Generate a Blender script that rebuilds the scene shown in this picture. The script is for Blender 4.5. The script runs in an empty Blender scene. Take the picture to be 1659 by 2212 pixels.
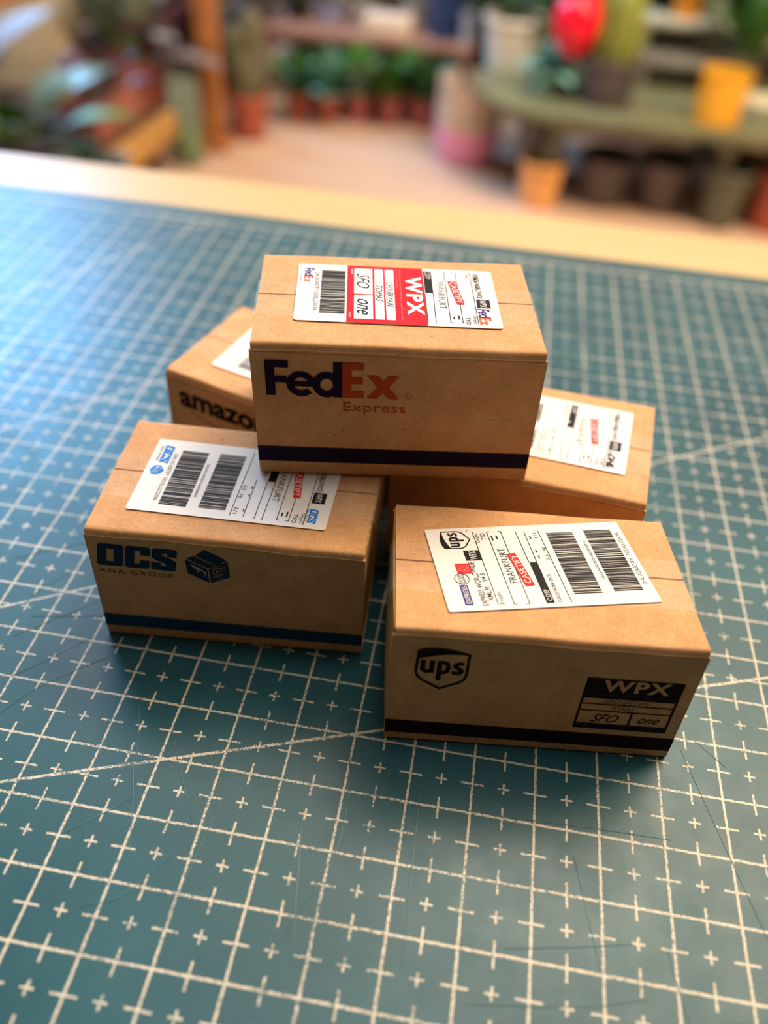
import bpy, bmesh, math, random
from mathutils import Vector, Matrix
random.seed(7)
S = 0.01                                   # everything below is measured in centimetres
C = bpy.context.scene.collection
scn = bpy.context.scene
R = math.radians

# ------------------------------------------------------------------ camera
cd = bpy.data.cameras.new('camera'); cam = bpy.data.objects.new('camera', cd); C.objects.link(cam)
rx = Vector((0.9856518200703754, 0.15920516825360043, 0.05607320209600147))
ry = -Vector((0.1488519294809556, -0.6632195898738182, -0.7334731615385811))
rz = -Vector((-0.07958387199522823, 0.7312957609674403, -0.6774015923433454))
m = Matrix((rx, ry, rz)).transposed().to_4x4()
m.translation = Vector((0.01602946, -8.54967585, 12.0998919)) * S
cam.matrix_world = m
cd.sensor_fit = 'VERTICAL'; cd.sensor_height = 36.0; cd.sensor_width = 27.0
cd.lens = 1793.6 / 2212 * 36.0
cd.clip_start = 0.005; cd.clip_end = 50
cd.dof.use_dof = True; cd.dof.focus_distance = 0.134; cd.dof.aperture_fstop = 8.2
scn.camera = cam

# ------------------------------------------------------------------ view, world, lights
scn.view_settings.view_transform = 'Standard'; scn.view_settings.look = 'None'
scn.view_settings.gamma = 1.0; scn.view_settings.use_curve_mapping = False
scn.view_settings.exposure = 0.2
w = bpy.data.worlds.new('world'); scn.world = w; w.use_nodes = True
w.node_tree.nodes['Background'].inputs[0].default_value = (1.0, 0.68, 0.42, 1)
w.node_tree.nodes['Background'].inputs[1].default_value = 0.075

def area(name, loc, target, sx, sy, col, power):
    d = bpy.data.lights.new(name, 'AREA'); d.shape = 'RECTANGLE'; d.size = sx * S; d.size_y = sy * S
    d.color = col; d.energy = power
    o = bpy.data.objects.new(name, d); C.objects.link(o)
    o.location = Vector(loc) * S
    o.rotation_euler = (Vector(target) - Vector(loc)).to_track_quat('-Z', 'Y').to_euler()
    return o
area('window_daylight', (-235, 333, 125), (-20, 40, 0), 140, 130, (0.25, 0.55, 1.0), 150)
area('ceiling_panel_light', (85, 115, 170), (10, 10, 0), 130, 110, (1.0, 0.80, 0.58), 58)
area('overhead_lamp', (6, 14, 175), (0, 4, 0), 50, 40, (1.0, 0.88, 0.74), 8)
area('room_fill_light', (-30, 165, 200), (-20, 235, -70), 220, 90, (1.0, 0.88, 0.76), 52)  # unseen lamp added to brighten the floor and plants beyond the table
area('warm_side_lamp', (165, 120, 110), (40, 215, -60), 60, 60, (1.0, 0.66, 0.30), 26)

# ------------------------------------------------------------------ materials
def mat(name, col, rough=0.6, metal=0.0, noise=0.0, nscale=60, bump=0.0, bscale=200, spec=0.5, col2=None, emit=0):
    m = bpy.data.materials.new(name); m.use_nodes = True
    nt = m.node_tree; b = nt.nodes['Principled BSDF']
    if name.startswith('label_'): spec = .12; rough = .6
    b.inputs['Base Color'].default_value = (*col, 1); b.inputs['Roughness'].default_value = rough
    b.inputs['Metallic'].default_value = metal; b.inputs['Specular IOR Level'].default_value = spec
    if noise or bump:
        tc = nt.nodes.new('ShaderNodeTexCoord')
        n = nt.nodes.new('ShaderNodeTexNoise'); n.inputs['Scale'].default_value = nscale; n.inputs['Detail'].default_value = 4
        nt.links.new(tc.outputs['Object'], n.inputs['Vector'])
        if noise:
            r = nt.nodes.new('ShaderNodeMix'); r.data_type = 'RGBA'
            c2 = col2 or tuple(max(0, c * (1 - noise)) for c in col)
            r.inputs[6].default_value = (*col, 1); r.inputs[7].default_value = (*c2, 1)
            mr = nt.nodes.new('ShaderNodeMapRange'); mr.inputs[1].default_value = 0.35; mr.inputs[2].default_value = 0.65
            nt.links.new(n.outputs['Fac'], mr.inputs[0]); nt.links.new(mr.outputs[0], r.inputs[0])
            nt.links.new(r.outputs[2], b.inputs['Base Color'])
        if bump:
            n2 = nt.nodes.new('ShaderNodeTexNoise'); n2.inputs['Scale'].default_value = bscale; n2.inputs['Detail'].default_value = 5
            nt.links.new(tc.outputs['Object'], n2.inputs['Vector'])
            bp = nt.nodes.new('ShaderNodeBump'); bp.inputs['Strength'].default_value = bump; bp.inputs['Distance'].default_value = 0.002
            nt.links.new(n2.outputs['Fac'], bp.inputs['Height']); nt.links.new(bp.outputs[0], b.inputs['Normal'])
    return m

class NT:                                   # tiny node-math helper
    def __init__(s, nt): s.nt = nt
    def m(s, op, a, b=None, c=None):
        n = s.nt.nodes.new('ShaderNodeMath'); n.operation = op
        for i, v in enumerate((a, b, c)):
            if v is None: continue
            if isinstance(v, (int, float)): n.inputs[i].default_value = v
            else: s.nt.links.new(v, n.inputs[i])
        return n.outputs[0]
    def noise(s, vec, scale, detail=2, rough=0.5, dist=0):
        n = s.nt.nodes.new('ShaderNodeTexNoise'); n.inputs['Scale'].default_value = scale
        n.inputs['Detail'].default_value = detail; n.inputs['Roughness'].default_value = rough; n.inputs['Distortion'].default_value = dist
        s.nt.links.new(vec, n.inputs['Vector']); return n.outputs['Fac']
    def scale(s, vec, v):
        n = s.nt.nodes.new('ShaderNodeVectorMath'); n.operation = 'MULTIPLY'; n.inputs[1].default_value = v
        s.nt.links.new(vec, n.inputs[0]); return n.outputs[0]
    def mix(s, f, a, b):
        n = s.nt.nodes.new('ShaderNodeMix'); n.data_type = 'RGBA'
        for i, v in ((0, f), (6, a), (7, b)):
            if isinstance(v, (int, float)): n.inputs[i].default_value = v
            elif isinstance(v, tuple): n.inputs[i].default_value = (*v, 1)
            else: s.nt.links.new(v, n.inputs[i])
        return n.outputs[2]
    def rng(s, v, a, b, c=0.0, d=1.0):
        n = s.nt.nodes.new('ShaderNodeMapRange')
        s.nt.links.new(v, n.inputs[0])
        for i, x in enumerate((a, b, c, d)): n.inputs[i + 1].default_value = x
        return n.outputs[0]

def kraft(name, base, dark, ink=None, cover=0.0):
    m = bpy.data.materials.new(name); m.use_nodes = True; nt = m.node_tree; h = NT(nt)
    b = nt.nodes['Principled BSDF']; tc = nt.nodes.new('ShaderNodeTexCoord'); v = h.scale(tc.outputs['Object'], (100, 100, 100))
    f1 = h.noise(h.scale(v, (5, 22, 22)), 1.6, 4, 0.7, 1.5)
    f2 = h.noise(h.scale(v, (24, 6, 14)), 1.4, 4, 0.7, 1.5)
    f3 = h.noise(v, 2.2, 3)
    f = h.m('ADD', h.m('MULTIPLY', h.m('ADD', f1, f2), 0.42), h.m('MULTIPLY', f3, 0.25))
    fac = h.rng(f, 0.42, 0.66)
    col = h.mix(fac, dark, base)
    speck = h.rng(h.noise(v, 9, 1), 0.765, 0.775)
    col = h.mix(h.m('MULTIPLY', speck, 0.45), col, (0.12, 0.06, 0.03))
    if ink:
        col = h.mix(h.rng(fac, 0.0, 1.0, cover, cover - (0.012 if cover > .99 else 0.07)), col, ink)
    nt.links.new(col, b.inputs['Base Color']); b.inputs['Roughness'].default_value = 0.72
    b.inputs['Specular IOR Level'].default_value = 0.03 if ink else 0.2
    bp = nt.nodes.new('ShaderNodeBump'); bp.inputs['Strength'].default_value = 0.8; bp.inputs['Distance'].default_value = 0.00012
    nt.links.new(f, bp.inputs['Height']); nt.links.new(bp.outputs[0], b.inputs['Normal'])
    return m
KB, KD = (0.71, 0.395, 0.19), (0.48, 0.245, 0.105)
M = {}
M['kraft'] = kraft('kraft_card', KB, KD)
M['kraft_edge'] = kraft('kraft_card_edge', (0.60, 0.39, 0.16), (0.42, 0.25, 0.08))
for nm, c, cv in (('ink_navy', (0.012, 0.009, 0.030), .998), ('ink_orange', (0.45, 0.05, 0.010), .97), ('ink_ocs', (0.004, 0.035, 0.08), .995), ('ink_ocs_stripe', (0.006, 0.05, 0.12), .998),
                  ('ink_black', (0.012, 0.009, 0.012), .998), ('ink_soft', (0.05, 0.03, 0.025), .86), ('ink_brown', (0.22, 0.05, 0.02), .6)):
    M[nm] = kraft(nm, KB, KD, c, cv)
M['label'] = mat('label_paper', (0.80, 0.79, 0.79), 0.42, bump=0.05, bscale=900)
M['l_black'] = mat('label_black', (0.012, 0.012, 0.014), 0.45)
M['l_line'] = mat('label_line', (0.045, 0.05, 0.055), 0.5)
M['l_red'] = mat('label_red', (0.68, 0.008, 0.02), 0.4)
M['l_redbox'] = mat('label_red_box', (0.75, 0.022, 0.02), 0.4)
M['l_white'] = mat('label_white', (0.80, 0.79, 0.79), 0.42)
M['l_purple'] = mat('label_purple', (0.045, 0.035, 0.22), 0.45)
M['l_navy'] = mat('label_navy', (0.05, 0.025, 0.20), 0.45)
M['l_orange'] = mat('label_orange', (0.85, 0.11, 0.03), 0.45)
M['l_blue'] = mat('label_blue', (0.01, 0.22, 0.72), 0.45)
M['l_pink'] = mat('label_pink_print', (0.85, 0.25, 0.25), 0.45)
def tape_mat():
    m = bpy.data.materials.new('clear_tape'); m.use_nodes = True; nt = m.node_tree
    b = nt.nodes['Principled BSDF']; b.inputs['Base Color'].default_value = (0.9, 0.88, 0.82, 1)
    b.inputs['Roughness'].default_value = 0.15; b.inputs['Alpha'].default_value = 0.075
    b.inputs['Coat Weight'].default_value = 0.0
    tc = nt.nodes.new('ShaderNodeTexCoord'); n = nt.nodes.new('ShaderNodeTexNoise'); n.inputs['Scale'].default_value = 260
    nt.links.new(tc.outputs['Object'], n.inputs['Vector'])
    bp = nt.nodes.new('ShaderNodeBump'); bp.inputs['Strength'].default_value = 0.6; bp.inputs['Distance'].default_value = 0.0003
    nt.links.new(n.outputs['Fac'], bp.inputs['Height']); nt.links.new(bp.outputs[0], b.inputs['Normal'])
    return m
M['tape'] = tape_mat()

# ------------------------------------------------------------------ object helpers
def tag(o, label=None, cat=None, group=None, kind=None):
    if label: o['label'] = label
    if cat: o['category'] = cat
    if group: o['group'] = group
    if kind: o['kind'] = kind
    return o
def empty(name, loc=(0, 0, 0), **k):
    o = bpy.data.objects.new(name, None); C.objects.link(o); o.location = Vector(loc) * S
    o.empty_display_size = 0.01
    return tag(o, **k)
def link(name, me, parent=None, loc=None):
    o = bpy.data.objects.new(name, me); C.objects.link(o)
    if loc is not None: o.location = Vector(loc) * S
    if parent: o.parent = parent
    return o
def mesh_from(name, verts, faces, mats, fm=None, parent=None, loc=None, smooth=False, scale=S):
    me = bpy.data.meshes.new(name)
    me.from_pydata([Vector(v) * scale for v in verts], [], faces)
    for mm in mats: me.materials.append(mm)
    if fm:
        for p, i in zip(me.polygons, fm): p.material_index = i
    if smooth:
        for p in me.polygons: p.use_smooth = True
    me.update()
    return link(name, me, parent, loc)
def bm_obj(name, bm, mats, parent=None, loc=None, smooth=True, angle=40):
    bmesh.ops.recalc_face_normals(bm, faces=bm.faces)
    for v in bm.verts: v.co *= S
    me = bpy.data.meshes.new(name); bm.to_mesh(me); bm.free()
    if not isinstance(mats, (list, tuple)): mats = [mats]
    for mm in mats: me.materials.append(mm)
    if smooth:
        for p in me.polygons: p.use_smooth = True
        me.set_sharp_from_angle(angle=R(angle))
    return link(name, me, parent, loc)
def add_box(bm, c, d, bev=0, rot=0, segs=2, taper=None):
    g = bmesh.ops.create_cube(bm, size=1); vs = g['verts']
    for v in vs:
        v.co = Vector((v.co.x * d[0], v.co.y * d[1], v.co.z * d[2]))
        if taper and v.co.z < 0: v.co.x *= taper; v.co.y *= taper
    if bev:
        es = {e for v in vs for e in v.link_edges}
        r = bmesh.ops.bevel(bm, geom=list(es), offset=bev, segments=segs, affect='EDGES', profile=0.5)
        vs = {v for f in r['faces'] for v in f.verts} | {v for v in vs if v.is_valid}
        # collect whole island
        st = list(vs); seen = set(vs)
        while st:
            v = st.pop()
            for e in v.link_edges:
                o = e.other_vert(v)
                if o not in seen: seen.add(o); st.append(o)
        vs = seen
    mt = Matrix.Translation(c) @ (rot if isinstance(rot, Matrix) else Matrix.Rotation(rot, 4, 'Z'))
    bmesh.ops.transform(bm, matrix=mt, verts=list(vs))
def add_lathe(bm, prof, c=(0, 0, 0), n=40, mtx=None, cap=True, wob=None):
    rings = []
    for r, z in prof:
        ring = []
        for i in range(n):
            a = 2 * math.pi * i / n; rr = r * (1 + (wob(a, z) if wob else 0))
            p = Vector((rr * math.cos(a), rr * math.sin(a), z))
            if mtx: p = mtx @ p
            ring.append(bm.verts.new(p + Vector(c)))
        rings.append(ring)
    for a, b in zip(rings, rings[1:]):
        for i in range(n): bm.faces.new((a[i], a[(i + 1) % n], b[(i + 1) % n], b[i]))
    if cap:
        bm.faces.new(rings[0]); bm.faces.new(rings[-1])
def add_tube(bm, pts, rad, n=8):
    pts = [Vector(p) for p in pts]; rings = []
    for i, p in enumerate(pts):
        t = (pts[min(i + 1, len(pts) - 1)] - pts[max(i - 1, 0)]).normalized()
        a = t.orthogonal().normalized() if i == 0 else (rings[-1][1] - t * rings[-1][1].dot(t)).normalized()
        b = t.cross(a); r = rad[i] if isinstance(rad, (list, tuple)) else rad
        rings.append(([bm.verts.new(p + (a * math.cos(q) + b * math.sin(q)) * r) for q in [2 * math.pi * k / n for k in range(n)]], a))
    for (A, _), (B, _) in zip(rings, rings[1:]):
        for k in range(n): bm.faces.new((A[k], A[(k + 1) % n], B[(k + 1) % n], B[k]))
    bm.faces.new(rings[0][0]); bm.faces.new(rings[-1][0])
def add_leaf(bm, base, dirn, length, width, droop=0.4, up=Vector((0, 0, 1)), n=7, fold=0.15, thick=0.12):
    d = Vector(dirn).normalized(); side = d.cross(up)
    side = Vector((1, 0, 0)) if side.length < 0.05 else side.normalized()
    nn = side.cross(d).normalized(); p = Vector(base); rows = []
    for i in range(n + 1):
        t = i / n; w = width * (math.sin(math.pi * min(1, t * 0.93 + 0.07)) ** 0.8) * 0.5 + 0.02
        c = p + d * (length * t) - Vector((0, 0, 1)) * (droop * length * t * t)
        rows.append((c - side * w + nn * w * fold, c, c + side * w + nn * w * fold))
    for off in (0, -thick):
        vs = [[bm.verts.new(q + nn * off) for q in r] for r in rows]
        for a, b in zip(vs, vs[1:]):
            for k in range(2): bm.faces.new((a[k], a[k + 1], b[k + 1], b[k]))

# ------------------------------------------------------------------ 2-D artwork (printed marks)
_cache = {}
def text_mesh(s, bold=0.0, shear=0.0, space=1.0):
    key = (s, bold, shear, space)
    if key in _cache: return _cache[key]
    cu = bpy.data.curves.new('t', 'FONT'); cu.body = s; cu.offset = bold; cu.shear = shear; cu.space_character = space
    cu.resolution_u = 3; cu.size = 1.0
    o = bpy.data.objects.new('t', cu); C.objects.link(o)
    bpy.context.view_layer.update()
    dg = bpy.context.evaluated_depsgraph_get()
    me = bpy.data.meshes.new_from_object(o.evaluated_get(dg))
    V = [(v.co.x, v.co.y) for v in me.vertices]; F = [tuple(p.vertices) for p in me.polygons]
    bpy.data.objects.remove(o); bpy.data.curves.remove(cu); bpy.data.meshes.remove(me)
    x0 = min(v[0] for v in V); x1 = max(v[0] for v in V); y0 = min(v[1] for v in V); y1 = max(v[1] for v in V)
    _cache[key] = (V, F, x0, x1, y0, y1)
    return _cache[key]

class Art:                                  # flat artwork, x right, y up, with a layer height per piece
    def __init__(s): s.v = []; s.f = []; s.m = []
    def add(s, V, F, mt, lay=1):
        n = len(s.v); s.v += [(x, y, lay) for x, y in V]; s.f += [tuple(i + n for i in f) for f in F]; s.m += [mt] * len(F)
    def poly(s, pts, mt, lay=1): s.add(pts, [tuple(range(len(pts)))], mt, lay)
    def rect(s, x0, y0, x1, y1, mt, lay=1, nx=1):
        for i in range(nx):
            a = x0 + (x1 - x0) * i / nx; b = x0 + (x1 - x0) * (i + 1) / nx
            s.poly([(a, y0), (b, y0), (b, y1), (a, y1)], mt, lay)
    def text(s, t, x0, y0, x1, y1, mt, bold=0, shear=0, lay=1, rot=0, space=1.0):
        V, F, a, b, c, d = text_mesh(t, bold, shear, space)
        sx = (x1 - x0) / (b - a); sy = (y1 - y0) / (d - c); cx, cy = (x0 + x1) / 2, (y0 + y1) / 2
        o = []
        for x, y in V:
            X = x0 + (x - a) * sx - cx; Y = y0 + (y - c) * sy - cy
            o.append((cx + X * math.cos(rot) - Y * math.sin(rot), cy + X * math.sin(rot) + Y * math.cos(rot)))
        s.add(o, F, mt, lay)
    def stroke(s, pts, w, mt, closed=False, lay=1, taper=None):
        n = len(pts); L = []; Rr = []
        for i in range(n):
            p = Vector(pts[i]); a = Vector(pts[i - 1]) if (i or closed) else None
            b = Vector(pts[(i + 1) % n]) if (i < n - 1 or closed) else None
            d1 = (p - a).normalized() if a is not None else (b - p).normalized()
            d2 = (b - p).normalized() if b is not None else d1
            n1 = Vector((-d1.y, d1.x)); n2 = Vector((-d2.y, d2.x)); mm = (n1 + n2)
            mm = mm.normalized() if mm.length > 1e-4 else n1
            k = min(2.0, 1 / max(0.35, mm.dot(n1))); ww = w * (taper[i] if taper else 1) / 2
            L.append(tuple(p + mm * ww * k)); Rr.append(tuple(p - mm * ww * k))
        F = [(i, (i + 1) % n, n + (i + 1) % n, n + i) for i in range(n if closed else n - 1)]
        s.add(L + Rr, F, mt, lay)
    def ring(s, cx, cy, rx_, ry_, w, mt, a0=0, a1=360, lay=1, n=32):
        full = abs(a1 - a0) >= 360
        pts = [(cx + rx_ * math.cos(R(a0 + (a1 - a0) * i / n)), cy + ry_ * math.sin(R(a0 + (a1 - a0) * i / n))) for i in range(n if full else n + 1)]
        s.stroke(pts, w, mt, full, lay)
    def disc(s, cx, cy, r, mt, lay=1): s.poly([(cx + r * math.cos(k * math.pi / 6), cy + r * math.sin(k * math.pi / 6)) for k in range(12)], mt, lay)
    def merge(s, o, fn):
        n = len(s.v); s.v += [(*fn(x, y), l) for x, y, l in o.v]; s.f += [tuple(i + n for i in f) for f in o.f]; s.m += o.m
    def build(s, name, fn, parent, base=0.004, step=0.004):
        names = []; fm = []
        for q in s.m:
            if q not in names: names.append(q)
            fm.append(names.index(q))
        vs = [fn(x, y, base + step * l) for x, y, l in s.v]
        return mesh_from(name, vs, s.f, [M[q] for q in names], fm, parent)

# -- emblems
def art_fedex(n1, n2, lay=1):               # unit art: 0..2.13 wide, 0..0.66 high
    a = Art()
    a.rect(0, 0, .15, .66, n1, lay); a.rect(.15, .53, .37, .66, n1, lay); a.rect(.15, .25, .34, .375, n1, lay)
    a.ring(.56, .235, .175, .18, .115, n1, 0, 318, lay, 28); a.rect(.40, .19, .775, .285, n1, lay)
    a.ring(.965, .235, .165, .18, .125, n1, 0, 360, lay, 28); a.rect(1.07, 0, 1.215, .66, n1, lay)
    a.rect(1.215, 0, 1.36, .66, n2, lay); a.rect(1.36, .53, 1.56, .66, n2, lay); a.rect(1.36, .27, 1.54, .39, n2, lay); a.rect(1.36, 0, 1.56, .13, n2, lay)
    a.poly([(1.60, .44), (1.78, .44), (2.13, 0), (1.95, 0)], n2, lay); a.poly([(1.60, 0), (1.77, 0), (2.12, .44), (1.95, .44)], n2, lay)
    return a
def art_ocs(n, lay=1):                      # 0..1.40 wide incl. shear, 0..0.50 high
    a = Art(); sh = lambda p: [(x + y * 0.17, y) for x, y in p]
    P_ = lambda *p: a.poly(sh(p), n, lay)
    def bx(x0, y0, x1, y1): P_((x0, y0), (x1, y0), (x1, y1), (x0, y1))
    def corner(x, y, dx, dy, w=.16, h=.10, r=.045):   # an outer corner block with a rounded outside
        P_((x + dx * r, y), (x + dx * w, y), (x + dx * w, y + dy * h), (x, y + dy * h), (x, y + dy * r), (x + dx * r * .3, y + dy * r * .3))
    # O
    for cx, cy, dx, dy in ((0, 0, 1, 1), (.44, 0, -1, 1), (.44, .5, -1, -1), (0, .5, 1, -1)): corner(cx, cy, dx, dy)
    bx(.16, 0, .28, .10); bx(.16, .40, .28, .50); bx(0, .10, .16, .40); bx(.28, .10, .44, .40)
    # C
    x = .47
    for cx, cy, dx, dy in ((x, 0, 1, 1), (x + .42, 0, -1, 1), (x + .42, .5, -1, -1), (x, .5, 1, -1)): corner(cx, cy, dx, dy)
    bx(x + .16, 0, x + .26, .10); bx(x + .16, .40, x + .26, .50); bx(x, .10, x + .16, .40); bx(x + .26, .10, x + .42, .19); bx(x + .26, .31, x + .42, .40)
    # S
    x = .92
    for cx, cy, dx, dy in ((x, 0, 1, 1), (x + .42, 0, -1, 1), (x + .42, .5, -1, -1), (x, .5, 1, -1)): corner(cx, cy, dx, dy)
    bx(x + .16, 0, x + .26, .10); bx(x + .16, .40, x + .26, .50); bx(x, .10, x + .16, .17); bx(x + .26, .33, x + .42, .40)
    P_((x, .40), (x, .30), (x + .05, .245), (x + .24, .16), (x + .26, .10), (x + .42, .10), (x + .42, .20), (x + .37, .255), (x + .18, .34), (x + .16, .40))
    return a
def art_cube(n, cut, lay=1, detail=True):   # 0..0.74 wide, 0..0.78 high
    a = Art()
    a.poly([(.02, .56), (.16, .62), (.51, .43), (.37, .37)], n, lay); a.poly([(.19, .64), (.33, .78), (.36, .79), (.70, .60), (.54, .44)], n, lay)
    a.poly([(0, .53), (.355, .345), (.37, 0), (.02, .20)], n, lay); a.poly([(.385, .345), (.72, .57), (.735, .19), (.395, 0)], n, lay)
    if detail:
        a.poly([(.08, .43), (.12, .36), (.17, .33), (.20, .235), (.225, .31), (.29, .26), (.31, .16), (.33, .235), (.345, .25), (.30, .29), (.23, .345), (.26, .375), (.20, .37), (.13, .42)], cut, lay + 1)
        for r in (.17, .115, .06): a.ring(.60, .28, r * .8, r * 1.05, .008, cut, 60, 280, lay + 1, 20)
        for k in (-1, 0, 1): a.stroke([(.44, .24 + k * .09), (.55, .30 + k * .09), (.66, .36 + k * .05)], .008, cut, False, lay + 1)
    return a
def art_ups(n, lay=1):                      # 0..0.78 wide, 0..0.95 high
    a = Art()
    pts = [(0.02, .87), (.0, .40), (.03, .30), (.09, .22), (.39, .03), (.68, .20), (.75, .28), (.775, .40), (.775, .86)]
    a.stroke([(.02, .86)] + pts[1:-1] + [(.775, .84)], .042, n, False, lay)
    top = []; bot = []
    for i in range(15):
        t = i / 14; top.append((0.0 + .797 * t, .87 + .085 * math.sin(math.pi * (t ** .8)) - .02 * t)); bot.append((0.0 + .797 * t, .68 + (.83 - .68) * math.sin(math.pi / 2 * min(1, t * 1.25)) - (.02 * max(0, t - .8))))
    a.add(top + bot, [(i, i + 1, 15 + i + 1, 15 + i) for i in range(14)], n, lay)
    a.stroke([(.10, .66), (.10, .46), (.125, .425), (.17, .41), (.215, .425), (.235, .45)], .075, n, False, lay); a.rect(.20, .385, .275, .66, n, lay)
    a.rect(.315, .22, .39, .66, n, lay)
    a.stroke([(.35, .63), (.41, .635), (.465, .61), (.49, .52), (.465, .43), (.42, .405), (.35, .42)], .07, n, False, lay)
    a.stroke([(.71, .615), (.66, .635), (.60, .61), (.585, .565), (.62, .53), (.67, .50), (.69, .455), (.66, .415), (.60, .405), (.545, .43)], .068, n, False, lay)
    return a

# -- shipping label artwork, portrait 1.90 x 3.36, x right, y down from the header
LW, LH = 1.90, 3.36
def barcode(a, x0, x1, y0, y1, seed):
    rr = random.Random(seed); x = x0
    while x < x1 - .01:
        bw = rr.choice([.008, .012, .018, .026, .034]); g = rr.choice([.006, .008, .010, .016])
        a.rect(x, y0, min(x + bw, x1), y1, 'l_black'); x += bw + g
def label_art(kind):
    b = Art()                              # drawn with y down, flipped at the end
    def T(t, x0, y0, x1, y1, m_='l_black', **k):   # y0 top, y1 bottom
        b.text(t, x0, -y1, x1, -y0, m_, **k)
    def Rc(x0, y0, x1, y1, m_='l_black', **k): b.rect(x0, -y1, x1, -y0, m_, **k)
    def Ln(x0, y0, x1, y1, w=.014, m_='l_line'): b.stroke([(x0, -y0), (x1, -y1)], w, m_)
    T('EXPRESS WORLDWIDE', .09, .54 - (.30 if kind != 'ups' else 0), 1.07 if kind == 'ups' else .97, .635 - (.30 if kind != 'ups' else 0), bold=.01)
    d = 0 if kind == 'ups' else -.38         # the courier logo row pushes the rest down only on one label
    if kind == 'ups':
        Rc(1.10, .525, 1.34, .785); T('WPX', 1.12, .60, 1.32, .72, 'l_white', lay=2)
        T('XML.PI', .19, .655, .49, .745, bold=.008); T('V4.5', .60, .665, .80, .74, bold=.008)
        Ln(.10, .78, 1.79, .79)
        T('Origin:', 1.52, .80, 1.75, .88); T('TYO', 1.58, .90, 1.75, .985, bold=.01); T('From:', .11, .81, .40, .89)
        y1, y2 = 1.03, 1.27
        T('FRANKFURT', .55, 1.095, 1.36, 1.215)
        b.poly([(.47, -1.32), (1.22, -1.22), (1.23, -1.36), (.48, -1.47)], 'l_redbox', 3)
        T('CASETIFY', .52, 1.295, 1.18, 1.395, 'l_white', lay=4, rot=R(7))
        b.merge(art_ups('l_black'), lambda x, y: (1.40 + x / .78 * .42, -.72 + y / .95 * .52)); b.disc(1.83, -.70, .012, 'l_black')
        b.add([(.11, -.405), (.55, -.41), (.56, -.28), (.12, -.275)], [(0, 1, 2, 3)], 'l_purple'); T('EXPRESS', .15, .305, .52, .385, 'l_white', lay=2)
        b.ring(.69, -.355, .115, .115, .012, 'l_line', lay=2); T('CUST', .60, .32, .78, .39, 'l_line', lay=2); Ln(.58, .31, .80, .30, .008); Ln(.58, .40, .80, .39, .008)
        Rc(.80, .325, 1.04, .545, 'l_redbox', lay=1)
        for j, t in enumerate(('DO', 'NOT', 'SEND')): T(t, .84 if j else .87, .345 + j * .065, 1.0, .395 + j * .065, 'l_pink', lay=2)
        for k in range(9):
            for yy in (.322, .548): b.disc(.81 + k * .028, -yy, .010, 'l_redbox')
        T('C.DTP', .13, 1.565, .37, 1.645, 'l_white', lay=3)
        Rc(.085, 1.535, 1.0, 1.665, lay=1); Ln(1.0, 1.53, 1.76, 1.52); Ln(1.0, 1.66, 1.75, 1.665)
        T('CUSCSS WORK ORCK', .09, 1.725, .72, 1.79, bold=.008); T('0.5', 1.05, 1.84, 1.16, 1.90); T('kg', 1.26, 1.83, 1.34, 1.91); T('1/1', 1.58, 1.80, 1.70, 1.87)
        for x in (1.08, 1.22, 1.56): Ln(x, 1.735, x + .07, 1.73, .022, 'l_black')
        Ln(.08, 1.93, 1.75, 1.91); yb = 2.03
    else:
        wy = .14
        Rc(1.0, .135, 1.28, .36); T('WPX', 1.03, .20, 1.26, .31, 'l_white', lay=2)
        T('XML.PI', .17, .275, .42, .35, bold=.008); T('V4.5', .50, .275, .66, .35, bold=.008)
        Ln(.07, .39, 1.84, .39)
        T('Origin:', 1.54, .40, 1.80, .48); T('TYO', 1.59, .51, 1.81, .59, bold=.01); T('From:', .10, .41, .30, .475)
        y1, y2 = .64, .84
        if kind == 'ocs': T('FRANKFURT', .45, .91, 1.34, 1.02)
        else: T('FRANKFURT', .45, .875, 1.35, .99)
        b.poly([(.42, -.66), (1.19, -.56), (1.20, -.69), (.43, -.80)], 'l_redbox', 3)
        T('CASETIFY', .46, .63, 1.16, .73, 'l_white', lay=4, rot=R(7))
        if kind == 'fedex': b.merge(art_fedex('l_navy', 'l_orange'), lambda x, y: (1.31 + x / 2.13 * .50, -.37 + y / .66 * .20))
        if kind == 'ocs':
            b.merge(art_ocs('l_blue'), lambda x, y: (1.42 + x / 1.42 * .36, -.34 + y / .5 * .15)); T('ANA GROUP', 1.43, .355, 1.74, .39, 'l_line')
        if kind in ('dhl', 'plain'):
            T('DHL', 1.38, .22, 1.78, .36, bold=.05, shear=.5)
            for k in range(3): Ln(1.30, .29 + k * .03, 1.44, .29 + k * .03, .014, 'l_black'); Ln(1.66, .29 + k * .03, 1.80, .29 + k * .03, .014, 'l_black')
            T('EXPRESS', 1.62, .375, 1.80, .40)
        Rc(.085, 1.065, .85, 1.205, lay=1); T('C.DTP', .11, 1.09, .36, 1.175, 'l_white', lay=2); Ln(.84, 1.07, 1.83, 1.08); Ln(.86, 1.21, 1.82, 1.21)
        yb = None
        if kind != 'fedex':
            T('CUSCSS WORK ORCK', .09, 1.25, .72, 1.31, bold=.008); T('0.5', 1.02, 1.52, 1.14, 1.59); T('kg', 1.24, 1.52, 1.34, 1.60); T('1/1', 1.60, 1.52, 1.74, 1.60)
            for x in (1.02, 1.22, 1.60): Ln(x, 1.43, x + .07, 1.43, .022, 'l_black')
            Ln(.84, 1.40, 1.79, 1.40); Ln(.11, 1.61, 1.80, 1.63)
            yb = 1.73
    Ln(.10, y1, 1.77, y1); Ln(.09, y2, 1.78, y2)
    for x, sg in ((.09, 1), (1.78, -1)):
        for y_, s2 in ((y1, 1), (y2, -1)):
            Ln(x, y_ + s2 * .0, x, y_ + s2 * .055, .012); Ln(x, y_ + s2 * .0, x + sg * .05, y_, .016)
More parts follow.
